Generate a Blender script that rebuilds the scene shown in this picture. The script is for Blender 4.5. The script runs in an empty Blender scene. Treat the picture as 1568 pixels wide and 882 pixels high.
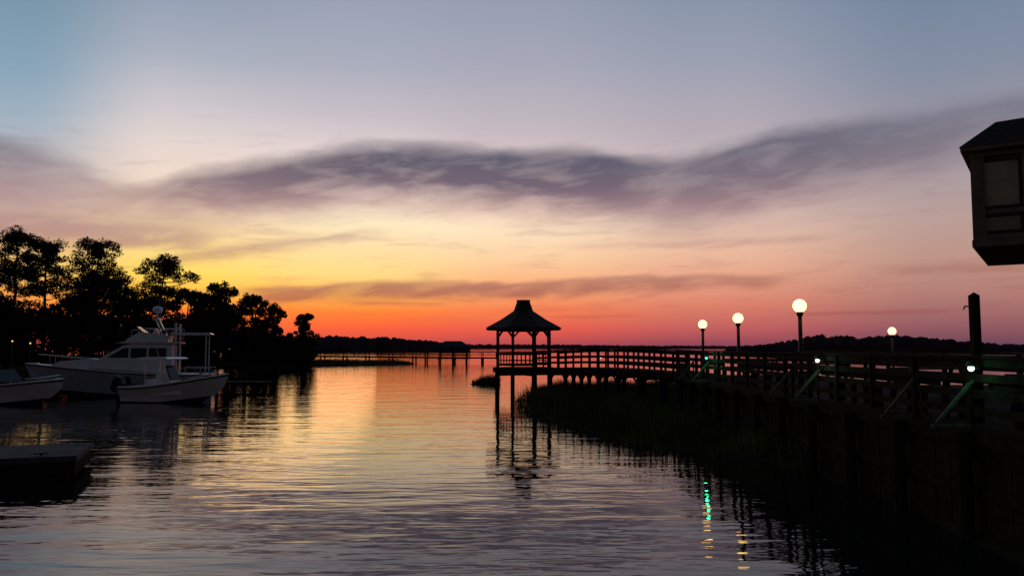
import bpy, math, random
import numpy as np
from mathutils import Vector, Matrix
random.seed(7); rng=np.random.default_rng(7)
scene=bpy.context.scene
EYE=3.05

# ------------------------------------------------------------------ helpers
def lin(c):
    return tuple(((v/255)/12.92 if v/255<=0.04045 else ((v/255+0.055)/1.055)**2.4) for v in c)+(1.0,)

def mat(name,col,rough=0.7,var=0.35,scale=4.0,metal=0.0,emit=None,estr=0,spec=0.3,bump=0.0):
    m=bpy.data.materials.new(name); m.use_nodes=True
    nt=m.node_tree; b=nt.nodes['Principled BSDF']
    b.inputs['Roughness'].default_value=rough; b.inputs['Metallic'].default_value=metal
    b.inputs['Specular IOR Level'].default_value=spec
    tc=nt.nodes.new('ShaderNodeTexCoord')
    n=nt.nodes.new('ShaderNodeTexNoise'); n.inputs['Scale'].default_value=scale; n.inputs['Detail'].default_value=3
    nt.links.new(tc.outputs['Object'],n.inputs['Vector'])
    r=nt.nodes.new('ShaderNodeValToRGB')
    r.color_ramp.elements[0].position=0.3; r.color_ramp.elements[1].position=0.7
    r.color_ramp.elements[0].color=tuple(c*(1-var) for c in col)+(1,)
    r.color_ramp.elements[1].color=tuple(min(1,c*(1+var)) for c in col)+(1,)
    nt.links.new(n.outputs['Fac'],r.inputs[0]); nt.links.new(r.outputs[0],b.inputs['Base Color'])
    if bump:
        bp=nt.nodes.new('ShaderNodeBump'); bp.inputs['Strength'].default_value=bump
        nt.links.new(n.outputs['Fac'],bp.inputs['Height']); nt.links.new(bp.outputs[0],b.inputs['Normal'])
    if emit:
        b.inputs['Emission Color'].default_value=emit+(1,); b.inputs['Emission Strength'].default_value=estr
    return m

class MB:
    def __init__(s,M=None): s.v=[];s.f=[];s.m=[];s.M=M or Matrix.Identity(4)
    def add(s,vs,fs,mi=0):
        o=len(s.v)
        s.v+= [tuple(s.M@Vector(p)) for p in vs]
        for f in fs: s.f.append(tuple(i+o for i in f)); s.m.append(mi)
    def beam(s,a,b,w,h,mi=0,up=(0,0,1)):
        a=Vector(a);b=Vector(b);d=(b-a).normalized();u=Vector(up)
        if abs(d.dot(u))>0.98: u=Vector((0,1,0))
        r=d.cross(u).normalized(); u=r.cross(d).normalized()
        vs=[]
        for p in (a,b):
            for (i,j) in ((-1,-1),(1,-1),(1,1),(-1,1)): vs.append(p+r*(i*w/2)+u*(j*h/2))
        s.add(vs,[(0,1,2,3),(7,6,5,4),(0,4,5,1),(1,5,6,2),(2,6,7,3),(3,7,4,0)],mi)
    def box(s,lo,hi,mi=0):
        x0,y0,z0=lo;x1,y1,z1=hi
        s.add([(x0,y0,z0),(x1,y0,z0),(x1,y1,z0),(x0,y1,z0),(x0,y0,z1),(x1,y0,z1),(x1,y1,z1),(x0,y1,z1)],
              [(3,2,1,0),(4,5,6,7),(0,1,5,4),(1,2,6,5),(2,3,7,6),(3,0,4,7)],mi)
    def cyl(s,a,b,r0,r1=None,n=8,mi=0,cap=True):
        if r1 is None:r1=r0
        a=Vector(a);b=Vector(b);d=(b-a).normalized();u=Vector((0,0,1)) if abs(d.z)<.9 else Vector((1,0,0))
        r=d.cross(u).normalized();u=r.cross(d)
        vs=[]
        for p,rad in((a,r0),(b,r1)):
            for i in range(n):
                t=2*math.pi*i/n; vs.append(p+r*math.cos(t)*rad+u*math.sin(t)*rad)
        fs=[(i,(i+1)%n,n+(i+1)%n,n+i) for i in range(n)]
        if cap: fs+=[tuple(range(n))[::-1],tuple(range(n,2*n))]
        s.add(vs,fs,mi)
    def sphere(s,c,r,nu=16,nv=10,mi=0,sc=(1,1,1)):
        vs=[];fs=[]
        for j in range(nv+1):
            p=math.pi*j/nv
            for i in range(nu):
                t=2*math.pi*i/nu
                vs.append((c[0]+r*sc[0]*math.sin(p)*math.cos(t),c[1]+r*sc[1]*math.sin(p)*math.sin(t),c[2]+r*sc[2]*math.cos(p)))
        for j in range(nv):
            for i in range(nu): fs.append((j*nu+i,(j+1)*nu+i,(j+1)*nu+(i+1)%nu,j*nu+(i+1)%nu))
        s.add(vs,fs,mi)
    def rings(s,rs,mi=0,closed=True,cap0=False,cap1=False):
        n=len(rs[0]);vs=[p for r in rs for p in r];fs=[]
        for j in range(len(rs)-1):
            for i in range(n if closed else n-1):
                fs.append((j*n+i,j*n+(i+1)%n,(j+1)*n+(i+1)%n,(j+1)*n+i))
        if cap0: fs.append(tuple(range(n))[::-1])
        if cap1: fs.append(tuple(range((len(rs)-1)*n,len(rs)*n)))
        s.add(vs,fs,mi)
    def prism(s,prof,hw,mi=0,hwtop=None):
        zs=[p[1] for p in prof];z0=min(zs);z1=max(zs)
        hwtop=hw if hwtop is None else hwtop
        g=lambda z:hw+(hwtop-hw)*((z-z0)/(z1-z0+1e-6))
        a=[(x,-g(z),z) for x,z in prof];b=[(x,g(z),z) for x,z in prof]
        s.rings([a,b],mi,True,True,True)
    def obj(s,name,mats,smooth=False,origin=None):
        me=bpy.data.meshes.new(name+'_mesh')
        me.from_pydata(s.v,[],s.f)
        for m in mats: me.materials.append(m)
        me.polygons.foreach_set('material_index',s.m)
        if smooth: me.polygons.foreach_set('use_smooth',[True]*len(me.polygons))
        me.update()
        o=bpy.data.objects.new(name,me); scene.collection.objects.link(o)
        return o

def rawmesh(name,verts,tris,mats,mi=None,nv=3):
    me=bpy.data.meshes.new(name+'_mesh')
    nt=len(tris)
    me.vertices.add(len(verts)); me.vertices.foreach_set('co',np.asarray(verts,dtype=np.float32).ravel())
    me.loops.add(nt*nv); me.loops.foreach_set('vertex_index',np.asarray(tris,dtype=np.int32).ravel())
    me.polygons.add(nt); me.polygons.foreach_set('loop_start',np.arange(nt,dtype=np.int32)*nv)
    for m in mats: me.materials.append(m)
    if mi is not None: me.polygons.foreach_set('material_index',mi)
    me.update(calc_edges=True); me.validate()
    return me

# ------------------------------------------------------------------ materials
wood=mat('weathered_dark_wood',(0.022,0.015,0.011),0.9,0.5,6,spec=0.06)
woodl=mat('brace_wood',(0.10,0.09,0.065),0.8,0.3,8,spec=0.1)
pile=mat('piling_wood',(0.024,0.019,0.013),0.95,0.5,5,spec=0.05)
roofm=mat('shingle_roof',(0.045,0.037,0.036),0.85,0.35,9,bump=0.3,spec=0.15)
metal=mat('dark_metal',(0.02,0.02,0.022),0.5,0.2,5,spec=0.3)
globe=mat('lamp_globe_glass',(0.9,0.8,0.6),0.4,0.02,3,emit=(1.0,0.58,0.18),estr=4.6)
bulbw=mat('bulb_white',(0.9,0.9,0.85),0.4,0.02,3,emit=(0.85,0.95,0.80),estr=2.0)
bulbg=mat('bulb_green',(0.1,0.9,0.5),0.4,0.02,3,emit=(0.06,1.0,0.40),estr=1.4)
bulbo=mat('bulb_orange',(0.9,0.6,0.3),0.4,0.02,3,emit=(1.0,0.45,0.12),estr=2)
gel=mat('gelcoat_white',(0.82,0.84,0.87),0.2,0.05,2,spec=0.6)
gel2=mat('gelcoat_grey_blue',(0.42,0.46,0.53),0.2,0.08,2,spec=0.6)
gel3=mat('superstructure_white',(0.80,0.83,0.88),0.22,0.05,2,spec=0.6)
navy=mat('boat_dark_stripe',(0.02,0.03,0.055),0.5,0.2,2,spec=0.2)
tint=mat('tinted_window',(0.008,0.010,0.014),0.12,0.2,2,spec=0.3)
eng=mat('outboard_black',(0.008,0.008,0.010),0.45,0.2,2,spec=0.2)
chrome=mat('stainless_rail',(0.5,0.5,0.52),0.35,0.1,3,metal=0.9)
leafp=mat('pine_needles',(0.022,0.030,0.015),0.8,0.5,0.6,spec=0.05)
leafb=mat('oak_leaves',(0.018,0.024,0.012),0.8,0.5,0.5,spec=0.05)
bark=mat('bark',(0.03,0.022,0.018),0.9,0.4,3,spec=0.05)
fartree=mat('distant_forest',(0.09,0.065,0.09),1.0,0.35,0.05,spec=0)  # aerial haze painted into the base colour: lighter and purplish with distance
fartree2=mat('far_shore_forest',(0.20,0.13,0.18),1.0,0.25,0.01,spec=0)  # paler still, stronger distance haze put into the tree colour
grassm=mat('marsh_grass_blades',(0.085,0.090,0.024),0.9,0.6,0.8,spec=0.05)
mud=mat('marsh_mud',(0.026,0.025,0.012),0.95,0.4,1.2,spec=0.02)
landm=mat('shore_ground',(0.020,0.020,0.012),0.95,0.5,0.4,spec=0.02)
conc=mat('dock_concrete',(0.10,0.09,0.10),0.9,0.35,2,bump=0.2,spec=0.1)
siding=mat('house_siding',(0.10,0.08,0.06),0.8,0.2,3)
trim=mat('house_trim',(0.17,0.14,0.11),0.75,0.25,3,spec=0.1)
pane=mat('house_window_glass',(0.30,0.28,0.21),0.12,0.55,1.1,spec=0.7)
paned=mat('house_window_shade',(0.14,0.13,0.10),0.12,0.55,1.1,spec=0.7)

# ------------------------------------------------------------------ sky (world)
TILT=math.radians(4.23); F=1230.0
def bearing(x,y):
    a=(x-784)/F; c=(441-y)/F
    dx=a; dy=math.cos(TILT)-c*math.sin(TILT); dz=math.sin(TILT)+c*math.cos(TILT)
    return math.degrees(math.atan2(dx,dy)), math.degrees(math.atan2(dz,math.hypot(dx,dy)))
world=bpy.data.worlds.new("World"); scene.world=world; world.use_nodes=True
nt=world.node_tree; nt.nodes.clear(); L=nt.links
def plug(n,i,v):
    if v is None:return
    if isinstance(v,bpy.types.NodeSocket): L.new(v,n.inputs[i])
    else: n.inputs[i].default_value=v
def Mt(op,a,b=None,c=None,clamp=False):
    n=nt.nodes.new('ShaderNodeMath');n.operation=op;n.use_clamp=clamp
    plug(n,0,a);plug(n,1,b);plug(n,2,c);return n.outputs[0]
def MR(v,a,b,c=0.0,d=1.0,kind='SMOOTHSTEP'):
    n=nt.nodes.new('ShaderNodeMapRange');n.interpolation_type=kind
    plug(n,0,v);plug(n,1,a);plug(n,2,b);plug(n,3,c);plug(n,4,d);return n.outputs[0]
def MIX(f,a,b,bt='MIX'):
    n=nt.nodes.new('ShaderNodeMix');n.data_type='RGBA';n.blend_type=bt
    plug(n,0,f);plug(n,6,a);plug(n,7,b);return n.outputs[2]
tc=nt.nodes.new('ShaderNodeTexCoord')
sp=nt.nodes.new('ShaderNodeSeparateXYZ');L.new(tc.outputs['Generated'],sp.inputs[0])
AZ=Mt('MULTIPLY',Mt('ARCTAN2',sp.outputs[0],sp.outputs[1]),57.29578)
EL=Mt('MULTIPLY',Mt('ARCSINE',sp.outputs[2]),57.29578)
def noise(sx,sy,scale,detail=6,rough=0.55,off=0.0,slant=0.0,dist=0.0):
    cb=nt.nodes.new('ShaderNodeCombineXYZ')
    L.new(Mt('MULTIPLY',AZ,sx),cb.inputs[0])
    L.new(Mt('MULTIPLY',Mt('ADD',EL,Mt('MULTIPLY',AZ,slant)),sy),cb.inputs[1]); cb.inputs[2].default_value=off
    n=nt.nodes.new('ShaderNodeTexNoise');n.inputs['Scale'].default_value=scale
    n.inputs['Detail'].default_value=detail;n.inputs['Roughness'].default_value=rough;n.inputs['Distortion'].default_value=dist
    L.new(cb.outputs[0],n.inputs[0]);return n.outputs['Fac']
cols=[
(20,[(-300,(94,117,146)),(0,(120,150,171)),(100,(134,163,184)),(180,(160,178,193)),(240,(186,180,184)),(300,(200,176,171)),(350,(214,176,146)),(400,(238,192,114)),(440,(246,172,80)),(480,(236,112,56)),(532,(165,58,56))]),
(250,[(-300,(106,124,151)),(0,(149,161,180)),(80,(169,176,190)),(160,(205,199,204)),(220,(228,213,207)),(280,(240,218,200)),(330,(248,218,178)),(380,(255,224,136)),(420,(255,216,94)),(448,(255,190,66)),(474,(254,124,48)),(505,(228,78,56)),(532,(170,58,66))]),
(550,[(-300,(107,123,153)),(0,(152,161,180)),(100,(170,173,189)),(180,(199,190,198)),(240,(230,212,211)),(300,(252,224,208)),(340,(255,236,198)),(380,(255,224,166)),(420,(255,216,134)),(452,(255,180,84)),(478,(253,122,56)),(505,(237,80,62)),(532,(175,62,76))]),
(800,[(-300,(104,121,149)),(0,(149,157,176)),(100,(166,167,184)),(200,(195,184,190)),(260,(223,200,198)),(310,(250,218,199)),(350,(255,228,194)),(400,(252,205,158)),(440,(249,169,118)),(475,(243,124,80)),(505,(228,86,76)),(532,(160,64,80))]),
(1100,[(-300,(94,110,141)),(0,(137,148,169)),(100,(156,160,177)),(200,(182,172,181)),(270,(204,185,186)),(330,(224,196,182)),(380,(235,188,160)),(430,(231,160,132)),(470,(216,124,104)),(505,(189,90,94)),(532,(129,64,86))]),
(1450,[(-300,(83,100,131)),(0,(118,135,158)),(100,(132,142,162)),(200,(155,148,159)),(280,(174,156,159)),(340,(186,156,149)),(400,(189,146,133)),(450,(176,123,116)),(500,(145,89,99)),(532,(100,65,84))]),
]
elfac=Mt('DIVIDE',EL,40.0,clamp=True)
out=None;pa=None
for x,st in cols:
    r=nt.nodes.new('ShaderNodeValToRGB');L.new(elfac,r.inputs[0]);cr=r.color_ramp
    pts=sorted([(max(0,bearing(x,y)[1]/40),c) for y,c in st])
    cr.elements[0].position=pts[0][0];cr.elements[0].color=lin(pts[0][1])
    cr.elements[1].position=min(1,pts[-1][0]);cr.elements[1].color=lin(pts[-1][1])
    for p,c in pts[1:-1]:
        e=cr.elements.new(p);e.color=lin(c)
    a=bearing(x,350)[0]
    out=r.outputs[0] if out is None else MIX(MR(AZ,pa,a,kind='SMOOTHSTEP'),out,r.outputs[0])
    pa=a
clear=out
U=Mt('DIVIDE',Mt('ADD',AZ,40.0),80.0,clamp=True)
def curve(pts,val=False):
    n=nt.nodes.new('ShaderNodeFloatCurve');c=n.mapping.curves[0]
    P=[]
    for x,y in pts:
        a,e=bearing(x,300 if val else y)
        P.append(((a+40)/80, y if val else e/40))
    P=[(0.0,P[0][1])]+P+[(1.0,P[-1][1])]
    c.points[0].location=P[0];c.points[1].location=P[-1]
    for p in P[1:-1]: c.points.new(*p)
    n.mapping.update();L.new(U,n.inputs[1]);n.inputs[0].default_value=1
    return n.outputs[0] if val else Mt('MULTIPLY',n.outputs[0],40.0)
n1=noise(1,2.4,0.13,4,0.5,0.0,-0.05,0.3)
n2=noise(1,4.0,0.20,5,0.55,5.0,-0.12,0.4)
n3=noise(1,8.0,0.20,5,0.58,11.0,-0.03,0.4)
def band(top,bot,dens,st,sb,w1,w2,lo=0.32,hi=0.58,floor=0.60):
    e=Mt('ADD',EL,Mt('ADD',Mt('MULTIPLY',Mt('SUBTRACT',n1,0.5),w1),Mt('MULTIPLY',Mt('SUBTRACT',n2,0.5),w2)))
    T=curve(top);B=curve(bot)
    a=MR(Mt('SUBTRACT',T,e),-st*0.4,st)
    b=MR(Mt('SUBTRACT',e,B),-sb*0.4,sb)
    m=Mt('MULTIPLY',Mt('MULTIPLY',a,b),curve(dens,True))
    return Mt('MULTIPLY',m,MR(n2,lo,hi,floor,1.0))
b1=band([(0,200),(100,236),(200,274),(300,258),(450,232),(560,218),(700,220),(850,227),(930,224),(1000,236),(1100,222),(1200,194),(1400,163),(1568,136)],
        [(0,348),(100,376),(200,378),(300,364),(400,352),(500,338),(600,326),(700,334),(800,344),(900,354),(1000,364),(1100,366),(1250,330),(1400,282),(1568,220)],
        [(0,.65),(100,.5),(200,.65),(300,.9),(560,1.0),(930,1.0),(1000,.92),(1100,.92),(1250,.85),(1400,.65),(1568,.6)],
        1.1,3.0,1.8,1.3,floor=0.78)
b2=band([(360,434),(600,430),(800,428),(1000,420),(1200,418),(1300,425)],[(360,468),(600,464),(800,460),(1000,452),(1200,442),(1300,432)],
        [(330,0),(420,.8),(600,.85),(900,.8),(1150,.65),(1280,0)],0.4,0.6,0.7,0.9)
b3=band([(200,395),(300,380),(450,362),(600,346)],[(200,412),(300,404),(450,388),(600,368)],[(190,0),(280,.65),(450,.7),(560,.5),(660,0)],0.5,0.7,0.8,1.2)
b4=band([(1300,406),(1568,394)],[(1300,424),(1568,420)],[(1280,0),(1400,.6),(1568,.6)],0.4,0.5,0.8,0.9)
b5=band([(540,460),(700,463)],[(540,469),(700,470)],[(500,0),(570,.6),(660,.55),(720,0)],0.2,0.3,0.2,0.3)
b6=band([(850,372),(1300,354)],[(850,386),(1300,370)],[(800,0),(950,.4),(1200,.45),(1320,0)],0.4,0.5,0.8,0.7)
b7=band([(0,318),(120,332),(300,346),(420,358)],[(0,372),(150,378),(300,384),(420,380)],[(0,.85),(200,.8),(300,.6),(420,0)],0.6,0.8,1.4,1.8)
b8=band([(850,482),(1450,472)],[(850,488),(1450,482)],[(820,0),(880,.35),(950,.2),(1010,0),(1180,0),(1250,.4),(1400,.4),(1480,0)],0.2,0.2,0.2,0.2)
wis=Mt('MULTIPLY',MR(n3,0.50,0.72,0,0.30),Mt('MULTIPLY',MR(EL,1.0,4.0),MR(EL,17.0,9.0)))
acc=None
for b in (b1,b2,b3,b4,b5,b6,b7,b8,wis):
    t=Mt('SUBTRACT',1.0,b)
    acc=t if acc is None else Mt('MULTIPLY',acc,t)
cm=Mt('SUBTRACT',1.0,acc)
r=nt.nodes.new('ShaderNodeValToRGB');L.new(elfac,r.inputs[0]);cr=r.color_ramp
cp=[(0.03,(130,55,64)),(0.08,(158,82,78)),(0.12,(168,110,100)),(0.19,(180,142,138)),(0.235,(156,124,132)),(0.285,(113,98,114)),(0.33,(92,90,108)),(0.5,(106,112,134))]
cr.elements[0].position=cp[0][0];cr.elements[0].color=lin(cp[0][1]);cr.elements[1].position=cp[-1][0];cr.elements[1].color=lin(cp[-1][1])
for p,c in cp[1:-1]: e=cr.elements.new(p);e.color=lin(c)
sky=MIX(cm,clear,r.outputs[0])
# dusk: sky away from the sunset is much dimmer
dim=Mt('MULTIPLY',MR(Mt('ABSOLUTE',Mt('ADD',AZ,8.0)),42.0,110.0,1.0,0.14),MR(EL,26.0,70.0,1.0,0.4))
vm=nt.nodes.new('ShaderNodeVectorMath');vm.operation='SCALE';L.new(sky,vm.inputs[0]);L.new(dim,vm.inputs[3])
gnd=MIX(MR(EL,-0.6,-0.1),(0.02,0.018,0.02,1),vm.outputs[0])
bg=nt.nodes.new('ShaderNodeBackground');L.new(gnd,bg.inputs[0]);bg.inputs[1].default_value=1.0
ns=nt.nodes.new('ShaderNodeTexSky');ns.sky_type='NISHITA';ns.sun_disc=False
ns.sun_elevation=math.radians(1.5);ns.sun_rotation=math.radians(-17)
bg2=nt.nodes.new('ShaderNodeBackground');L.new(ns.outputs[0],bg2.inputs[0]);bg2.inputs[1].default_value=0.004
ad=nt.nodes.new('ShaderNodeAddShader');L.new(bg.outputs[0],ad.inputs[0]);L.new(bg2.outputs[0],ad.inputs[1])
wo=nt.nodes.new('ShaderNodeOutputWorld');L.new(ad.outputs[0],wo.inputs[0])

sl=bpy.data.lights.new('sun','SUN');sl.energy=0.04;sl.angle=math.radians(15);sl.color=(1,0.55,0.25)
so=bpy.data.objects.new('sun',sl);scene.collection.objects.link(so)
d=Vector((math.sin(math.radians(-17)),math.cos(math.radians(-17)),math.tan(math.radians(1.5))))
so.rotation_euler=d.to_track_quat('Z','Y').to_euler();so.location=(-60,200,30)

# ------------------------------------------------------------------ water
wm=bpy.data.materials.new('river_water');wm.use_nodes=True;wn=wm.node_tree
b=wn.nodes['Principled BSDF'];b.inputs['Base Color'].default_value=(0.007,0.008,0.009,1)
b.inputs['Roughness'].default_value=0.015;b.inputs['IOR'].default_value=1.33
t=wn.nodes.new('ShaderNodeTexCoord')
def wl(scale,sx,sy,det,rot=0.0,dist=0.0):
    mp=wn.nodes.new('ShaderNodeMapping');mp.inputs['Scale'].default_value=(sx,sy,1);mp.inputs['Rotation'].default_value=(0,0,rot)
    wn.links.new(t.outputs['Object'],mp.inputs[0])
    n=wn.nodes.new('ShaderNodeTexNoise');n.inputs['Scale'].default_value=scale;n.inputs['Detail'].default_value=det
    n.inputs['Roughness'].default_value=0.5;n.inputs['Distortion'].default_value=dist
    wn.links.new(mp.outputs[0],n.inputs[0]);return n.outputs['Fac']
prev=None
for (sc,sx,sy,det,rot,dist,dd) in ((0.5,0.45,1.3,1,0.1,0.0,0.025),(1.7,0.42,1.5,2,-0.10,0.3,0.0125),(6.5,0.5,1.3,1,0.2,0.0,0.0014)):
    h=wl(sc,sx,sy,det,rot,dist)
    bp=wn.nodes.new('ShaderNodeBump');bp.inputs['Strength'].default_value=1.0
    bp.inputs['Distance'].default_value=dd
    wn.links.new(h,bp.inputs['Height'])
    if prev: wn.links.new(prev,bp.inputs['Normal'])
    prev=bp.outputs[0]
wn.links.new(prev,b.inputs['Normal'])
mb=MB();mb.add([(-9000,-3000,0),(9000,-3000,0),(9000,14000,0),(-9000,14000,0)],[(0,1,2,3)])
mb.obj('water',[wm])

# ------------------------------------------------------------------ terrain patches
def island(name,pts,z,skirt,m):
    P=[]
    for i,p in enumerate(pts):
        q=pts[(i+1)%len(pts)];k=max(1,int(math.hypot(q[0]-p[0],q[1]-p[1])/1.5)); k=min(k,20)
        for j in range(k):
            f=j/k;P.append((p[0]+(q[0]-p[0])*f+random.uniform(-.25,.25),p[1]+(q[1]-p[1])*f+random.uniform(-.25,.25)))
    n=len(P);mb=MB()
    nrm=[]
    for i in range(n):
        a=P[i-1];bb=P[(i+1)%n];tx,ty=bb[0]-a[0],bb[1]-a[1];l=math.hypot(tx,ty)+1e-6;nrm.append((ty/l,-tx/l))
    area=sum(P[i][0]*P[(i+1)%n][1]-P[(i+1)%n][0]*P[i][1] for i in range(n))
    sg=1 if area>0 else -1
    mb.add([(P[i][0]+nrm[i][0]*skirt*sg,P[i][1]+nrm[i][1]*skirt*sg,-0.15) for i in range(n)]+[(p[0],p[1],z) for p in P],
           [(i,(i+1)%n,n+(i+1)%n,n+i) for i in range(n)]+[tuple(range(n,2*n))])
    return mb.obj(name,[m]),P
def inside(P,x,y):
    P=np.array(P);x0,y0=P[:,0],P[:,1];x1,y1=np.roll(x0,-1),np.roll(y0,-1)
    r=np.zeros(len(x),bool)
    for a,bq,c,dd in zip(x0,y0,x1,y1):
        k=((bq>y)!=(dd>y))&(x<(c-a)*(y-bq)/(dd-bq+1e-12)+a); r^=k
    return r
def grass(name,P,bounds,count,hmin,hmax,w,z=0.02):
    x=rng.uniform(bounds[0],bounds[1],count);y=rng.uniform(bounds[2],bounds[3],count)
    k=inside(P,x,y);x=x[k];y=y[k];n=len(x)
    h=rng.uniform(hmin,hmax,n)*(0.75+0.35*np.sin(x*1.7+np.sin(y*.9)*2)*np.cos(y*1.1))
    a=rng.uniform(0,2*np.pi,n);lean=rng.normal(0,.22,(n,2))*h[:,None]
    dx=np.cos(a)*w;dy=np.sin(a)*w
    v=np.zeros((n,3,3));v[:,0]=np.c_[x-dx,y-dy,np.full(n,z)];v[:,1]=np.c_[x+dx,y+dy,np.full(n,z)]
    v[:,2]=np.c_[x+lean[:,0],y+lean[:,1],z+h]
    me=rawmesh(name,v.reshape(-1,3),np.arange(n*3).reshape(-1,3),[grassm])
    o=bpy.data.objects.new(name,me);scene.collection.objects.link(o);return o

marsh_pts=[(2.2,57.5),(1.3,49),(0.9,43),(1.3,38),(2.3,33),(3.4,28.5),(4.6,25),(6.1,22.5),(7.6,20.5),(7.6,-12),(90,-12),(90,66),(30,64),(14,61),(6,61)]
o,Pm=island('marsh_ground',marsh_pts,0.10,0.5,mud)
grass('marsh_grass',Pm,(-1,13,17,63),95000,0.35,1.0,0.02)
Pr=[(1.6,58),(0.6,50),(0.0,43),(0.5,37.5),(1.6,32.5),(2.9,28),(4.1,24.3),(5.6,21.5),(7.2,19.5),(7.5,21),(5.4,25.5),(3.6,31),(2.0,38),(1.6,44),(2.2,52),(3,58)]
grass('shallow_reeds',Pr,(-1,8,19,59),8000,0.4,1.2,0.018,-0.02)
o,Pi=island('marsh_islet_ground',[(-3.3,67.5),(-2.2,66.6),(-0.9,67.4),(-1.2,69),(-2.6,69.3)],0.05,0.3,mud)
grass('marsh_grass',Pi,(-4,0,66,70),2600,0.45,0.95,0.028)
left_pts=[(-160,60),(-75,82),(-55,88),(-51,99),(-46,118),(-38,126),(-33,132),(-25,141),(-19,150),(-22,155),(-32,158),(-42,170),(-60,230),(-200,300),(-600,300),(-600,60)]
o,Pl=island('shore_ground',left_pts,0.45,1.5,landm)
grass('shore_grass',Pl,(-60,-18,86,160),26000,0.3,0.8,0.05,0.4)

# ------------------------------------------------------------------ trees
def leaves(centers,radii,counts,size):
    V=[]
    for c,r,n in zip(centers,radii,counts):
        p=rng.normal(0,1,(n,3));p/=np.linalg.norm(p,axis=1)[:,None]+1e-9
        p*=(rng.uniform(0.1,1.0,(n,1))**0.5)
        V.append(p*np.array(r)+np.array(c))
    P=np.concatenate(V);n=len(P)
    a=rng.normal(0,1,(n,3));a/=np.linalg.norm(a,axis=1)[:,None]
    bq=rng.normal(0,1,(n,3));bq-=a*np.sum(a*bq,1)[:,None];bq/=np.linalg.norm(bq,axis=1)[:,None]
    s=size*rng.uniform(.5,1.3,(n,1))
    v=np.stack([P-a*s*.5,P+bq*s*.5,P+a*s*.6],1).reshape(-1,3)
    return v
def make_tree(name,x,y,h,crown_w,kind,dens=1.0,z0=0.4,lean=0.0,cb=0.55):
    mb=MB();centers=[];radii=[];cnt=[]
    base=Vector((x,y,z0));segs=7;pts=[]
    for i in range(segs+1):
        f=i/segs
        pts.append(base+Vector((lean*f*f*h+random.uniform(-.15,.15)*i*.4,random.uniform(-.12,.12)*i*.4,(h*(0.93 if kind=='pine' else .72))*f)))
    R=0.30 if kind=='pine' else 0.26; R*=h/18
    for i in range(segs):
        mb.cyl(pts[i],pts[i+1],R*(1-.75*i/segs),R*(1-.75*(i+1)/segs),7,0)
    def at(f):
        f=min(.999,max(0,f))*segs;i=int(f);return pts[i].lerp(pts[i+1],f-i)
    if kind=='pine':
        nb=int(25*dens)
        for k in range(nb):
            f=cb+(1-cb)*(k/nb)+random.uniform(-.02,.02)
            t=max(0,(f-cb)/(1-cb))
            env=crown_w/2*(0.55+0.55*math.sin(math.pi*min(1,t*.8+.15)))*(1-.3*t*t)
            ln=env*random.uniform(.4,1.05)
            a=k*2.4+random.uniform(-.5,.5)
            s=at(f);e=s+Vector((math.cos(a)*ln,math.sin(a)*ln,ln*random.uniform(.0,.40)))
            mid=s.lerp(e,.5)+Vector((0,0,-.15*ln*random.random()))
            mb.cyl(s,mid,.10*h/18,.06,5,0);mb.cyl(mid,e,.06,.025,5,0)
            for q in range(random.randint(2,4)):
                p=mid.lerp(e,random.uniform(.1,1.0))+Vector((random.gauss(0,.55),random.gauss(0,.5),random.uniform(-.1,.6)))
                r=random.uniform(.6,1.2);centers.append(tuple(p));radii.append((r,r,r*.68));cnt.append(int(98*r*r*dens))
        for q in range(3):
            s=at(cb-.06-.08*q);a=random.uniform(0,6.28);mb.cyl(s,s+Vector((math.cos(a)*1.6,math.sin(a)*1.6,.5)),.05,.02,5,0)
        p=at(1.0)
        for q in range(10):
            centers.append((p.x+random.gauss(0,.9),p.y+random.gauss(0,.9),p.z+random.uniform(-1.1,.5)));radii.append((1.1,1.1,.75));cnt.append(130)
        size=.32;lm=leafp
    else:
        nb=int(34*dens)
        for k in range(nb):
            t=random.random();a=random.uniform(0,6.283)
            zz=h*(0.22+0.72*t);env=crown_w/2*math.sqrt(max(.05,1-((t-.38)/.68)**2))
            rr=env*random.uniform(.3,1.05)
            c=Vector((x+lean*h*t*t+math.cos(a)*rr,y+math.sin(a)*rr,z0+zz))
            s=at(max(.15,(zz/h)*.95-.12))
            mid=s.lerp(c,.5)+Vector((0,0,.1))
            mb.cyl(s,mid,.08,.05,5,0);mb.cyl(mid,c,.05,.02,5,0)
            r=random.uniform(.09,.18)*crown_w
            centers.append(tuple(c));radii.append((r,r,r*.72));cnt.append(int(190*min(2.2,r)))
        for q in range(9):
            a=random.uniform(0,6.283);rr=crown_w*.3*random.random()
            centers.append((x+lean*h+math.cos(a)*rr,y+math.sin(a)*rr,z0+h*random.uniform(.84,.96)));radii.append((crown_w*.09,)*3);cnt.append(65)
        size=.40;lm=leafb
    v=leaves(centers,radii,cnt,size)
    o=len(mb.v);allv=mb.v+[tuple(p) for p in v]
    n=len(v)//3
    fs=mb.f+[(o+3*i,o+3*i+1,o+3*i+2) for i in range(n)]
    me=bpy.data.meshes.new(name+'_mesh');me.from_pydata(allv,[],fs)
    me.materials.append(bark);me.materials.append(lm)
    me.polygons.foreach_set('material_index',[0]*len(mb.f)+[1]*n);me.update()
    ob=bpy.data.objects.new(name,me);scene.collection.objects.link(ob);return ob
for a in [(-76.0,113,19.4,7.2),(-71.4,115,20.2,7.4),(-65.2,112,18.3,6.4),(-59.8,115,18.4,9.6),(-51.6,118,16.6,9.4),(-82,112,19,8)]:
    make_tree('pine_tree',*a,'pine',1.25)
make_tree('pine_tree',-62.6,118,13.6,5.4,'pine',1.0,cb=.6)
make_tree('pine_tree',-56.3,113,13.0,5.8,'pine',1.0,cb=.58)
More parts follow.
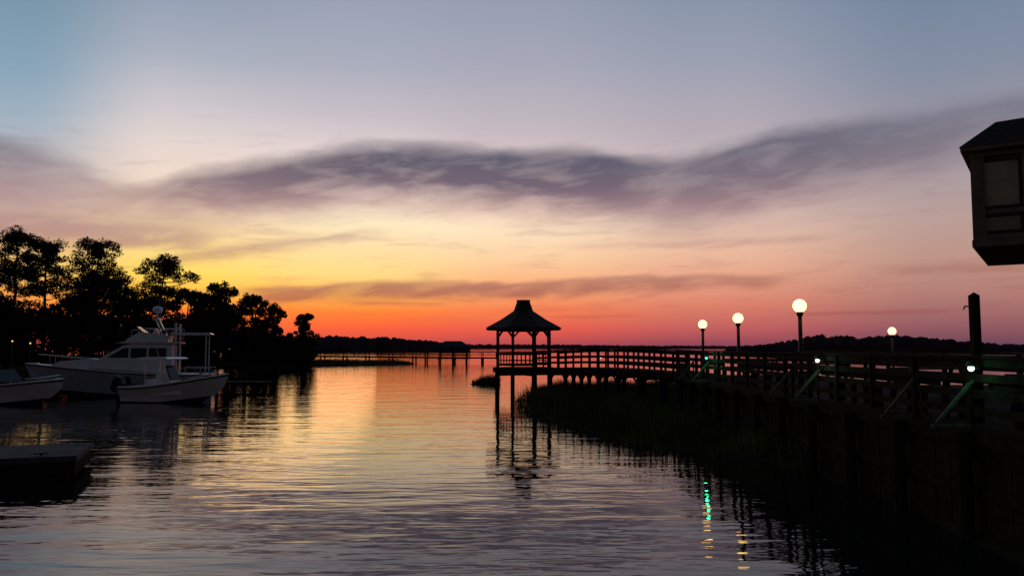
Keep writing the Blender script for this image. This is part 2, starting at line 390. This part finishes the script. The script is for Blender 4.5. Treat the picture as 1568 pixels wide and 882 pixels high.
for a in [(-48.0,119,11.6,6.0),(-44.5,122,12.8,8.0),(-40.6,126,11.2,6.4),(-38.2,128,9.8,5.4),(-34.1,131,8.3,4.6),(-47,124,11,7),
          (-55,114,10.2,8),(-61,112,10.2,9),(-68,109,9.6,9),(-75,106,9.6,9),(-51,113,9.8,8),(-83,108,10,9),(-43,121,9.4,7)]:
    make_tree('oak_tree',*a,'oak',1.1)
cs=[];rs=[];cn=[]
for i in range(420):
    f=random.random();x=-92+58*f; yb=100+30*f
    y=yb+random.uniform(0,9);top=(9.0 if x<-50 else 9.0-(x+50)*.34)
    z=random.uniform(.5,max(1.5,top-1));r=random.uniform(1.2,2.0);cs.append((x,y,z));rs.append((r*1.2,r,r*.8));cn.append(190)
v=leaves(cs,rs,cn,.6)
me=rawmesh('shrub_thicket',v,np.arange(len(v)).reshape(-1,3),[leafb]);o=bpy.data.objects.new('shrub_thicket',me);scene.collection.objects.link(o)

def forest(name,line,m,rows=2):
    mb=MB()
    for i in range(len(line)-1):
        a,bq=line[i],line[i+1];Ln=math.hypot(bq[0]-a[0],bq[1]-a[1])
        r0=max(2.0,min(a[2],bq[2])*.30);k=max(2,int(Ln/(r0*.8)))
        for j in range(k):
            for q in range(rows):
                f=(j+random.random())/k;h=(a[2]+(bq[2]-a[2])*f)*random.uniform(.72,1.04)
                x=a[0]+(bq[0]-a[0])*f;y=a[1]+(bq[1]-a[1])*f+q*r0*2
                r=r0*random.uniform(.7,1.35)
                nu,nv=9,6;vs=[];fs=[]
                for jj in range(nv+1):
                    p=math.pi*jj/nv
                    for ii in range(nu):
                        t=6.283*ii/nu;rr=r*random.uniform(.8,1.2)
                        vs.append((x+rr*1.3*math.sin(p)*math.cos(t),y+rr*math.sin(p)*math.sin(t),max(-.3,h/2+(h/2)*math.cos(p)*random.uniform(.9,1.05))))
                for jj in range(nv):
                    for ii in range(nu): fs.append((jj*nu+ii,(jj+1)*nu+ii,(jj+1)*nu+(ii+1)%nu,jj*nu+(ii+1)%nu))
                mb.add(vs,fs,0)
        mb.box((min(a[0],bq[0]),min(a[1],bq[1])-2,-.2),(max(a[0],bq[0]),max(a[1],bq[1])+8,max(1,min(a[2],bq[2])*.45)),0)
    return mb.obj(name,[m])
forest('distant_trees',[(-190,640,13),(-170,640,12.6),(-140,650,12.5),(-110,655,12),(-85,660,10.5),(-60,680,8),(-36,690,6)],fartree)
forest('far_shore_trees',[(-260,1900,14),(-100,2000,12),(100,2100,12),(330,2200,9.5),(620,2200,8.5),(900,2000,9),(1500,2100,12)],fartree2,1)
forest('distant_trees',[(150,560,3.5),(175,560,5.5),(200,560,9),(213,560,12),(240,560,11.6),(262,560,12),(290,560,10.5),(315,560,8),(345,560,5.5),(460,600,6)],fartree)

# ------------------------------------------------------------------ railing helper
def railing(mb,a,b,z0a,z0b,h=1.08,sp=1.9,mi=0,post=.11,rails=(.32,.68),skip0=False):
    a=Vector(a);b=Vector(b);n=max(1,round((b-a).length/sp))
    for i in range(n+1):
        f=i/n;p=a.lerp(b,f);z=z0a+(z0b-z0a)*f
        if not(skip0 and i==0): mb.beam((p.x,p.y,z-.25),(p.x,p.y,z+h-.025),post,post,mi)
    for hh in rails:
        mb.beam((a.x,a.y,z0a+hh),(b.x,b.y,z0b+hh),.045,.13,mi)
    mb.beam((a.x,a.y,z0a+h),(b.x,b.y,z0b+h),.17,.05,mi)
    mb.beam((a.x,a.y,z0a+h-.10),(b.x,b.y,z0b+h-.10),.04,.12,mi)

# ------------------------------------------------------------------ boardwalk
DZ=1.8
mb=MB();y=4.0
while y<37.0:
    mb.box((7.45,y,DZ-.04+random.uniform(-.003,.003)),(13.0,y+.135,DZ+random.uniform(-.003,.003)),0);y+=.142
mb.beam((7.42,4,DZ-.17),(7.42,37,DZ-.17),.05,.26,0)
for x in (8.8,10.5,12.4): mb.beam((x,4,DZ-.16),(x,37,DZ-.16),.08,.22,0)
for y in np.arange(4.3,37,2.2):
    y=float(y);mb.cyl((7.27,y,-.5),(7.27,y,DZ-.12+random.uniform(-.05,.04)),.13,.12,9,1)
    mb.cyl((12.6,y,-.5),(12.6,y,DZ-.28),.13,.12,7,1)
    mb.beam((7.27,y+.15,DZ-.40),(12.8,y+.15,DZ-.40),.08,.22,0)
y=4.0
while y<37:
    mb.box((7.5+random.uniform(-.015,.015),y,-.4),(7.58,y+.235,DZ-.31),1);y+=.242
mb.beam((7.46,4,.75),(7.46,37,.75),.08,.16,1)
railing(mb,(7.55,4.4,0),(7.55,36.6,0),DZ,DZ,1.10,1.75,rails=(.22,.50,.76))
railing(mb,(12.9,4.4,0),(12.9,36.6,0),DZ,DZ,1.08,1.75)
railing(mb,(9.7,37,0),(12.9,37,0),DZ,DZ,1.08,1.6)
for y0,y1 in ((8.5,13.0),(14.5,20.0),(23.2,27.4),(29.5,32.5)):
    mb.beam((7.95,y0,DZ+.45),(7.95,y1,DZ+.45),.38,.05,0)
    for y in np.arange(y0+.1,y1,1.3):
        mb.beam((7.82,float(y),DZ),(7.82,float(y),DZ+.42),.09,.09,0);mb.beam((8.1,float(y),DZ),(8.1,float(y),DZ+.42),.09,.09,0)
    mb.beam((7.68,y0,DZ+.64),(7.68,y1,DZ+.64),.04,.14,0)
mb.obj('wooden_boardwalk',[wood,pile])
for y in (13.1,14.9,19.6,21.4,30.6,33.0):
    m2=MB()
    m2.beam((7.46,y,DZ+.72),(6.86,y,DZ+.03),.05,.05,0)
    m2.beam((6.78,y,DZ-.01),(7.40,y,DZ-.01),.05,.05,0)
    m2.beam((7.42,y,DZ-.02),(7.42,y,DZ+.80),.05,.04,1)
    m2.obj('rail_brace',[woodl,wood])

for (x,y) in ((10.4,15.2),(10.6,20.5),(10.3,26.5),(9.6,31.5)):
    m2=MB(Matrix.Translation((x,y,DZ))@Matrix.Rotation(random.uniform(-.1,.1),4,'Z'))
    for k in range(5): m2.box((-.9,-.36+k*.148,.70),(.9,-.36+k*.148+.135,.74),0)
    for s in(-1,1):
        m2.box((-.9,s*.70-.13,.42),(.9,s*.70+.13,.46),0)
        for xx in(-.65,.65):
            m2.beam((xx,s*.25,.70),(xx,s*.62,0),.09,.05,0)
    for xx in(-.65,.65): m2.beam((xx+.05,-.8,.39),(xx+.05,.8,.39),.05,.09,0)
    m2.obj('picnic_table',[wood])

# bridge to the gazebo
GX,GY=0.75,53.0
GD=1.75
mb=MB()
A=Vector((8.65,37.0,0));B=Vector((GX+1.55,GY-1.3,0));dr=(B-A).normalized();nr=Vector((dr.y,-dr.x,0))
Ln=(B-A).length;N=8
def bz(f): return DZ+.0+ (GD-DZ)*f+0.16*math.sin(math.pi*f)
for i in range(N):
    f0,f1=i/N,(i+1)/N;p0=A.lerp(B,f0);p1=A.lerp(B,f1);z0,z1=bz(f0),bz(f1)
    k=int(Ln/N/.15)
    for j in range(k):
        q0=p0.lerp(p1,j/k);q1=p0.lerp(p1,(j+.93)/k);zz=z0+(z1-z0)*j/k
        mb.beam((q0.x,q0.y,zz-.02),(q1.x,q1.y,zz-.02),1.7,.04,0)
    for s in(-.8,.8):
        o_=nr*s
        mb.beam((p0+o_)+Vector((0,0,z0-.17)),(p1+o_)+Vector((0,0,z1-.17)),.08,.26,0)
        railing(mb,p0+o_,p1+o_,z0,z1,1.05,1.2,0,.10,(.30,.62),skip0=i>0)
        if i>0:
            q=p0+o_
            mb.cyl((q.x,q.y,-.4),(q.x,q.y,z0-.1),.13,.12,8,1)
            for sg in (-1,1):
                e=q+dr*sg*.6; mb.beam((q.x,q.y,z0-.75),(e.x,e.y,z0-.28),.06,.09,0)
    if i>0: mb.beam(p0-nr*.9+Vector((0,0,z0-.38)),p0+nr*.9+Vector((0,0,z0-.38)),.1,.2,0)
mb.obj('wooden_footbridge',[wood,pile])

# gazebo
mb=MB(Matrix.Translation((GX,GY,0))@Matrix.Rotation(math.radians(22.5),4,'Z'))
def ng(r,z,n=8,o=0): return [(r*math.cos(2*math.pi*i/n+o),r*math.sin(2*math.pi*i/n+o),z) for i in range(n)]
mb.rings([ng(2.15,GD-.30),ng(2.15,GD)],0,True,True,True)
for i in range(8):
    a=2*math.pi*i/8;a2=2*math.pi*(i+1)/8
    p=Vector((1.82*math.cos(a),1.82*math.sin(a),0));q=Vector((1.82*math.cos(a2),1.82*math.sin(a2),0))
    mb.beam(p+Vector((0,0,GD)),p+Vector((0,0,4.28)),.14,.14,0)
    mb.beam(p+Vector((0,0,4.2)),q+Vector((0,0,4.2)),.10,.2,0)
    d1=(q-p).normalized()
    mb.beam(p+Vector((0,0,3.7)),p+d1*.45+Vector((0,0,4.15)),.06,.09,0)
    mb.beam(q+Vector((0,0,3.7)),q-d1*.45+Vector((0,0,4.15)),.06,.09,0)
    if i not in (6,):
        mb.beam(p+Vector((0,0,GD+1.0)),q+Vector((0,0,GD+1.0)),.14,.05,0)
        mb.beam(p+Vector((0,0,GD+.88)),q+Vector((0,0,GD+.88)),.04,.14,0)
        mb.beam(p+Vector((0,0,GD+.18)),q+Vector((0,0,GD+.18)),.04,.12,0)
        for k in range(1,5):
            r_=p.lerp(q,k/5);mb.beam(r_+Vector((0,0,GD+.2)),r_+Vector((0,0,GD+.9)),.045,.045,0)
        mb.beam(p*.86+Vector((0,0,GD+.45)),q*.86+Vector((0,0,GD+.45)),.32,.05,0)
    mb.beam(Vector((2.40*math.cos(a),2.40*math.sin(a),4.27)),Vector((.6*math.cos(a),.6*math.sin(a),5.36)),.07,.12,0)
    mb.cyl(p*1.02+Vector((0,0,-.6)),p*1.02+Vector((0,0,GD-.28)),.14,.13,9,1)
mb.rings([ng(2.60,4.18),ng(2.64,4.32)],0)
mb.rings([ng(2.64,4.32),ng(1.60,4.86),ng(.72,5.42)],2)
mb.rings([ng(2.56,4.24),ng(1.55,4.77),ng(.68,5.36)],0)
mb.rings([ng(.70,5.40),ng(.45,6.08)],2)
mb.rings([ng(.49,6.08),ng(.49,6.16)],0,True,True,True)
mb.beam((-1.8,0,GD-.42),(1.8,0,GD-.42),.12,.22,0);mb.beam((0,-1.8,GD-.42),(0,1.8,GD-.42),.12,.22,0)
mb.obj('gazebo',[wood,pile,roofm])

# ------------------------------------------------------------------ lamps
def lamp(x,y,zg,zb,r=.17):
    m=MB()
    m.cyl((x,y,zb),(x,y,zb+.12),.14,.12,12,0);m.cyl((x,y,zb+.12),(x,y,zg-r-.05),.065,.052,10,0)
    m.cyl((x,y,zg-r-.10),(x,y,zg-r+.02),.075,.10,12,0)
    m.sphere((x,y,zg),r,20,14,1)
    return m.obj('street_lamp',[metal,globe],True)
lamp(7.85,33.1,4.00,DZ,.175);lamp(7.85,27.9,4.06,DZ,.175);lamp(7.85,21.9,4.18,DZ,.18)
lamp(18.9,40.0,3.86,0.1,.19)
def flood(x,y,z,mt,col,e,dz=.09,dx=-.12):
    m=MB();m.beam((x+.1,y,z),(x,y,z),.05,.05,0);m.cyl((x-.02,y,z+.11),(x-.02,y,z+.03),.05,.085,10,0);m.sphere((x-.02,y,z),.05,12,8,1)
    ob=m.obj('flood_light',[metal,mt])
    l=bpy.data.lights.new('flood_light_bulb','POINT');l.energy=e;l.color=col;l.shadow_soft_size=.06
    o=bpy.data.objects.new('bulb',l);scene.collection.objects.link(o);o.location=(x+dx,y-.14,z-dz)
    o.parent=ob
flood(7.33,30.3,2.66,bulbg,(.03,1,.35),6)
flood(7.33,19.3,2.74,bulbw,(.35,1,.5),3)
flood(7.33,12.85,2.72,bulbw,(.10,1,.45),2.4)
flood(5.0,45.2,2.5,bulbw,(.35,1,.6),2)

m=MB();m.beam((7.95,13.8,DZ),(7.95,13.8,3.94),.13,.13,0);m.add([(7.885,13.735,3.94),(8.015,13.735,3.94),(8.015,13.865,3.94),(7.885,13.865,3.94),(7.95,13.8,4.0)],[(0,1,4),(1,2,4),(2,3,4),(3,0,4)],0)
m.cyl((7.9,13.8,3.74),(7.79,13.8,3.76),.012,.012,6,1);m.cyl((7.79,13.8,3.76),(7.765,13.8,3.70),.012,.012,6,1)
m.obj('wooden_post',[wood,metal])

# ------------------------------------------------------------------ house bay at right
Mh=Matrix.Translation((10.42,18,0.24))@Matrix.Rotation(math.radians(-34),4,'Z')
m=MB(Mh);W,D,zb,zt=5.2,5.0,5.12,7.25
m.box((0.06,0.06,zb+.05),(W-.06,D,zt-.02),0)
m.box((-.03,-.03,zb-.06),(W+.03,D+.03,zb+.10),1)
m.box((-.02,-.02,zt-.16),(W+.02,D+.02,zt),1)
def facade(dirx):
    n=5
    for k in range(n+1):
        t=k*(W if dirx else D)/n
        w=.13 if k in(0,n) else .06
        t=min(max(t,w),(W if dirx else D)-w)
        if dirx: m.box((t-w,-.01,zb+.10),(t+w,.10,zt-.16),1)
        else: m.box((-.01,t-w,zb+.10),(.10,t+w,zt-.16),1)
    for z in (zb+.16,zb+.72):
        if dirx: m.box((.0,.0,z-.05),(W,.09,z+.05),1)
        else: m.box((.0,.0,z-.05),(.09,D,z+.05),1)
    for k in range(n):
        t0=k*(W if dirx else D)/n+.10;t1=(k+1)*(W if dirx else D)/n-.08
        for z0,z1,mm in((zb+.24,zb+.64,4),(zb+.80,zt-.24,2)):
            if dirx:
                m.box((t0,.035,z0),(t1,.055,z1),mm)
                for (u0,u1,w0,w1) in ((t0,t0+.05,z0,z1),(t1-.05,t1,z0,z1),(t0+.05,t1-.05,z0,z0+.05),(t0+.05,t1-.05,z1-.05,z1)):
                    m.box((u0,.018,w0),(u1,.034,w1),3)
            else: m.box((.035,t0,z0),(.055,t1,z1),mm)
facade(True);facade(False)
def rr(i,z): return [(i-.0,i-.0,z),(W-i,i,z),(W-i,D-i,z),(i,D-i,z)]
m.rings([rr(-.18,zt-.02),rr(-.18,zt+.08)],1,True,True,False)
m.rings([rr(-.20,zt+.08),rr(.50,zt+.72),rr(2.4,zt+1.25)],3,True,False,True)
for px_,py_ in((1.75,.6),(W-.3,.5),(1.75,D-.5),(W-.3,D-.5)):
    m.beam((px_,py_,DZ-.34),(px_,py_,zb-.06),.2,.2,1)
m.beam((1.75,.6,zb-.85),(1.1,.6,zb-.1),.10,.12,1)
m.box((2.0,3.0,DZ-.23),(9.0,10,zb-.1),0)
m.obj('waterfront_house',[siding,trim,pane,roofm,paned])

# ------------------------------------------------------------------ boats
def hull(m,Lh,Bm,fs,fb,draft=.35,floor=.45,deckfrom=.68,mh=0,ms=1,rake=.9,flare=.80,low=None,cap=0):
    n=20;P=[];Sb=[]
    low=mh if low is None else low
    for j in range(n+1):
        t=j/n;x=t*Lh
        wd=Bm/2*(1-max(0,(t-.42)/.58)**2.3)*(0.92+.08*min(1,t*4))
        zs=fs+(fb-fs)*t**2.2
        wc=wd*flare*(1-max(0,(t-.35)/.65)**2*.62)
        zc=.06+max(0,t-.5)*1.0*(fb*.42)
        zk=-draft+max(0,(t-.7)/.3)**2*(draft+fb*.20)
        xs=x+rake*(t**5)
        xk=x-rake*.35*(t**4)
        zm=(zs-.17)*.45+zc*.55; wm_=wd*.975*.45+wc*.55-(wd-wc)*.12
        xm=xs*.7+x*.3
        P.append([(xs,-wd,zs),(xs,-wd*1.0,zs-.07),(xs-.02,-wd*.985,zs-.16),(xm,-wm_,zm),((x+xk)/2+.3*(xs-x),-wc,zc),(xk,0,zk),((x+xk)/2+.3*(xs-x),wc,zc),(xm,wm_,zm),(xs-.02,wd*.985,zs-.16),(xs,wd,zs-.07),(xs,wd,zs)])
        wi=max(0.0,wd-.22);Sb.append([(xs,-wd,zs),(min(xs,Lh*.97+rake*.7),-wi,zs+.02),(min(xs,Lh*.97+rake*.7),wi,zs+.02),(xs,wd,zs)])
    for j in range(n):
        a,b_=P[j],P[j+1]
        for i in range(10):
            m.add([a[i],a[i+1],b_[i+1],b_[i]],[(0,1,2,3)],ms if i in(1,8) else (low if i in (4,5) else (cap if i in (0,9) else mh)))
        t=j/n
        sa,sb=Sb[j],Sb[j+1]
        m.add([sa[0],sa[1],sb[1],sb[0]],[(0,1,2,3)],cap);m.add([sa[2],sa[3],sb[3],sb[2]],[(0,1,2,3)],cap)
        if t>=deckfrom: m.add([sa[1],sa[2],sb[2],sb[1]],[(0,1,2,3)],cap)
        else:
            fa=[(sa[1][0],sa[1][1],floor),(sa[2][0],sa[2][1],floor)];fb_=[(sb[1][0],sb[1][1],floor),(sb[2][0],sb[2][1],floor)]
            m.add([fa[0],fa[1],fb_[1],fb_[0]],[(0,1,2,3)],mh)
            m.add([sa[1],fa[0],fb_[0],sb[1]],[(0,1,2,3)],mh);m.add([sa[2],sb[2],fb_[1],fa[1]],[(0,1,2,3)],mh)
    m.add(P[0],[tuple(range(11))],mh)
    return P
def outboard2(M0,m,x,y,z,mi):
    sv=m.M;m.M=M0@Matrix.Translation((0,y,0))
    m.prism([(x-.66,z+.65),(x-.76,z+.25),(x-.52,z+.02),(x-.10,z+.05),(x-.02,z+.50),(x-.14,z+.86),(x-.48,z+.92)],.26,mi,.17)
    m.prism([(x-.46,z+.10),(x-.42,-.35),(x-.14,-.35),(x-.12,z+.12)],.10,mi)
    m.beam((x-.2,0,z+.05),(x+.12,0,z-.05),.2,.18,mi);m.M=sv
def brail(m,P,j0,j1,h,mi,side=(0,10)):
    for s in side:
        pr=None
        for j in range(j0,j1+1):
            a=Vector(P[j][s]);b_=a+Vector((0,0,h));
            if j%2==0: m.cyl(a,b_,.016,.016,5,mi)
            if pr: m.cyl(pr,b_,.018,.018,5,mi)
            pr=b_

Mc=Matrix.Translation((-21.7,46.0,0))@Matrix.Rotation(math.radians(-12),4,'Z')
m=MB(Mc);P=hull(m,5.2,2.5,.88,1.62,rake=.95,mh=0,ms=1,flare=.70,low=1)
m.prism([(1.9,.45),(1.9,1.5),(2.15,1.68),(2.6,1.6),(2.85,1.2),(2.95,.45)],.45,0)
m.prism([(2.6,1.62),(2.85,1.22),(2.89,1.24),(2.5,2.05),(2.45,2.04)],.42,2,.36)
m.prism([(1.2,.45),(1.2,1.25),(1.7,1.25),(1.7,.45)],.45,0)
m.prism([(1.0,2.42),(1.1,2.50),(2.8,2.50),(3.0,2.42),(2.8,2.37),(1.1,2.37)],1.0,0,.92)
for sx in(1.4,2.6):
    for sy in(-.5,.5): m.cyl((sx,sy,.45),(sx-.05,sy*1.5,2.39),.03,.03,6,4)
brail(m,P,11,19,.22,4)
m.cyl((1.3,.6,2.5),(.9,.9,3.2),.012,.006,5,4)
for yy in(-.42,.42): outboard2(Mc,m,-.08,yy,.5,3)
m.obj('center_console_boat',[gel,navy,tint,eng,chrome])

My=Matrix.Translation((-19.6,53.0,0))@Matrix.Rotation(math.radians(180+16),4,'Z')
m=MB(My);P=hull(m,9.6,3.6,1.38,2.1,draft=.5,floor=.8,deckfrom=.30,rake=1.4,flare=.76,low=1,cap=5)
m.prism([(5.6,1.5),(5.6,2.22),(7.2,2.36),(8.9,2.2),(9.4,1.9)],1.10,5,.85)
m.prism([(2.4,1.4),(2.4,3.15),(2.55,3.27),(4.8,3.30),(5.3,3.16),(6.6,2.35),(7.0,2.2),(7.2,1.8)],1.45,5,1.12)
m.prism([(5.36,3.14),(6.56,2.40),(6.60,2.46),(5.42,3.21)],1.14,2,1.02)
m.prism([(5.44,3.22),(6.65,2.47),(6.67,2.49),(5.46,3.24)],.035,5)
for s in(-1,1):
    for (pts) in ([(4.95,2.42),(4.95,3.02),(5.25,3.00),(6.15,2.42)],[(3.9,2.38),(3.9,3.02),(4.82,3.02),(4.82,2.40)],[(2.75,2.38),(2.75,3.02),(3.77,3.02),(3.77,2.38)]):
        vs=[]
        for off in(0.0,.03):
            for (x,z) in pts:
                g=1.45+(1.12-1.45)*((z-1.4)/1.90)+off;vs.append((x,s*g,z))
        n=len(pts);m.add(vs,[tuple(range(n)),tuple(range(n,2*n))]+[(i,(i+1)%n,n+(i+1)%n,n+i) for i in range(n)],2)
m.prism([(1.9,3.30),(1.9,3.40),(5.2,3.42),(5.7,3.32)],1.38,5)
m.prism([(2.7,3.42),(2.6,3.82),(4.4,4.02),(5.0,3.65),(5.2,3.42)],1.18,5,1.02)
m.prism([(4.25,4.00),(4.62,4.35),(4.57,4.37),(4.15,4.02)],.9,2,.8)
m.prism([(3.4,3.42),(3.4,4.15),(3.6,4.25),(3.8,3.8),(3.9,3.42)],.35,5)
m.prism([(3.0,3.42),(2.95,4.15),(3.05,4.18),(3.3,3.8),(3.3,3.42)],.3,1)
for s in(-1,1): m.beam((2.9,s*1.05,3.50),(3.5,s*.85,4.85),.28,.08,5,up=(1,0,0))
m.beam((3.5,-.9,4.88),(3.5,.9,4.88),.4,.10,5)
m.cyl((3.5,0,4.9),(3.5,0,5.25),.05,.05,8,5);m.sphere((3.5,0,5.48),.32,14,8,5,(1,1,.7));m.cyl((3.45,.5,4.9),(3.3,.5,6.2),.018,.008,5,4)
m.cyl((3.45,-.5,4.9),(3.2,-.5,5.8),.018,.008,5,4)
for s in (-1,1):
    pr=None
    for x in (2.0,2.7,3.4,4.1,4.8):
        z=4.25 if x<4.5 else 4.1;a=Vector((x,s*1.2,3.4));b_=Vector((x,s*1.2,z));m.cyl(a,b_,.018,.018,5,4)
        if pr: m.cyl(pr,b_,.02,.02,5,4)
        pr=b_
m.prism([(.1,3.90),(.2,4.0),(2.5,4.0),(2.6,3.90),(2.5,3.85),(.2,3.85)],1.35,5,1.3)
for s in(-1,1):
    m.cyl((.4,s*1.25,1.4),(.4,s*1.2,3.86),.04,.04,6,5); m.beam((2.2,s*1.25,1.4),(2.25,s*1.2,4.6),.14,.08,5)
for x in (1.4,3.4,5.4):
    m.cyl((x,1.86,.45),(x,1.84,1.0),.12,.12,8,5);m.cyl((x,1.84,1.0),(x,1.78,1.45),.012,.012,4,4)
brail(m,P,9,19,.6,4)
brail(m,P,0,4,.35,4)
m.obj('cabin_cruiser_boat',[gel2,navy,tint,eng,chrome,gel3])

Mr=Matrix.Translation((-30.3,44.4,0))@Matrix.Rotation(math.radians(-10),4,'Z')
m=MB(Mr);P=hull(m,5.5,2.4,.95,1.40,deckfrom=.5,rake=.95,flare=.70,low=1)
m.prism([(2.6,1.2),(3.15,1.2),(2.65,1.85),(2.60,1.85)],.9,2,.75)
m.prism([(1.2,.45),(1.15,1.3),(1.35,1.3),(1.45,.9),(1.8,.85),(1.8,.45)],.7,0)
outboard2(Mr,m,0,0,.5,3);brail(m,P,11,19,.22,4)
m.obj('runabout_boat',[gel,navy,tint,eng,chrome])

m=MB()
m.box((-60,57.0,.42),(-17.5,59.0,.62),0)
for x in np.arange(-58,-17,3.2):
    m.cyl((float(x),59.2,-1),(float(x),59.2,1.9+random.uniform(-.2,.3)),.15,.13,9,1)
m.obj('marina_dock',[pile,pile])
for (x,z) in((-36.0,3.5),(-34.7,3.35)):
    m=MB();m.cyl((x,58,.6),(x,58,z-.1),.05,.04,8,0);m.cyl((x,58,z+.12),(x,58,z+.05),.03,.14,10,0);m.sphere((x,58,z),.05,10,8,1);m.obj('dock_lamp',[metal,bulbo])
m=MB(Matrix.Translation((-10.15,18.9,0))@Matrix.Rotation(math.radians(20),4,'Z'))
m.box((-16,0,.10),(0,2.6,.50),0)
m.box((-16.02,-.04,.42),(.04,2.64,.55),1)
for k in range(7): m.box((-2.3*k-2.2,.1,-.25),(-2.3*k-.15,2.5,.11),2)
for xx in(-.6,-4,-8): m.beam((xx,.25,.60),(xx-.28,.25,.60),.04,.035,3);m.cyl((xx-.14,.25,.54),(xx-.14,.25,.60),.025,.025,6,3)
m.obj('floating_dock',[pile,conc,pile,metal])

m=MB()
def pier(x0,y0,x1,y1,z0,z1):
    a=Vector((x0,y0,0));b=Vector((x1,y1,0));n=max(2,int((b-a).length/2.4));dd=(b-a).normalized();nn=Vector((dd.y,-dd.x,0))
    m.beam(a+Vector((0,0,z0)),b+Vector((0,0,z1)),1.7,.30,0)
    for s in(-.8,.8):
        m.beam(a+nn*s+Vector((0,0,z0+1.1)),b+nn*s+Vector((0,0,z1+1.1)),.16,.16,0)
        m.beam(a+nn*s+Vector((0,0,z0+.6)),b+nn*s+Vector((0,0,z1+.6)),.05,.14,0)
        for i in range(n+1):
            p=a.lerp(b,i/n)+nn*s;zz=z0+(z1-z0)*i/n
            m.beam((p.x,p.y,zz),(p.x,p.y,zz+1.1),.15,.15,0)
            if i%2==0: m.cyl((p.x,p.y,-.5),(p.x,p.y,zz),.17,.17,6,0)
pier(-44,168,-17,160,1.25,1.05);pier(-17,160,-3,158,1.05,1.0)
pier(-44,168,-70,185,1.25,1.3)
m.obj('wooden_pier',[wood])
m=MB(Matrix.Translation((-11.5,158.5,0)))
m.box((-3.1,-3,.85),(3.1,1,1.02),0)
for x in(-2.6,0,2.6):
    for yy in(-2.6,.6): m.beam((x,yy,1),(x,yy,3.3),.16,.16,0);m.cyl((x,yy,-.5),(x,yy,.9),.15,.15,6,0)
m.rings([[(-3.3,-3.3,3.2),(3.3,-3.3,3.2),(3.3,1.3,3.2),(-3.3,1.3,3.2)],[(-1.6,-1.2,4.3),(1.6,-1.2,4.3),(1.6,-.8,4.3),(-1.6,-.8,4.3)]],1,True,True,True)
for zz in(1.5,2.0): m.beam((-2.6,-2.6,zz),(2.6,-2.6,zz),.05,.12,0)
m.obj('pier_shelter',[wood,roofm])

# ------------------------------------------------------------------ camera
cd=bpy.data.cameras.new('camera');cam=bpy.data.objects.new('camera',cd);scene.collection.objects.link(cam)
cd.sensor_width=36;cd.lens=36*F/1568;cam.location=(0,0,EYE);cam.rotation_euler=(math.pi/2+TILT,0,0)
cd.clip_end=30000;cd.clip_start=.1;scene.camera=cam
scene.view_settings.view_transform='Standard';scene.view_settings.look='None';scene.view_settings.exposure=0
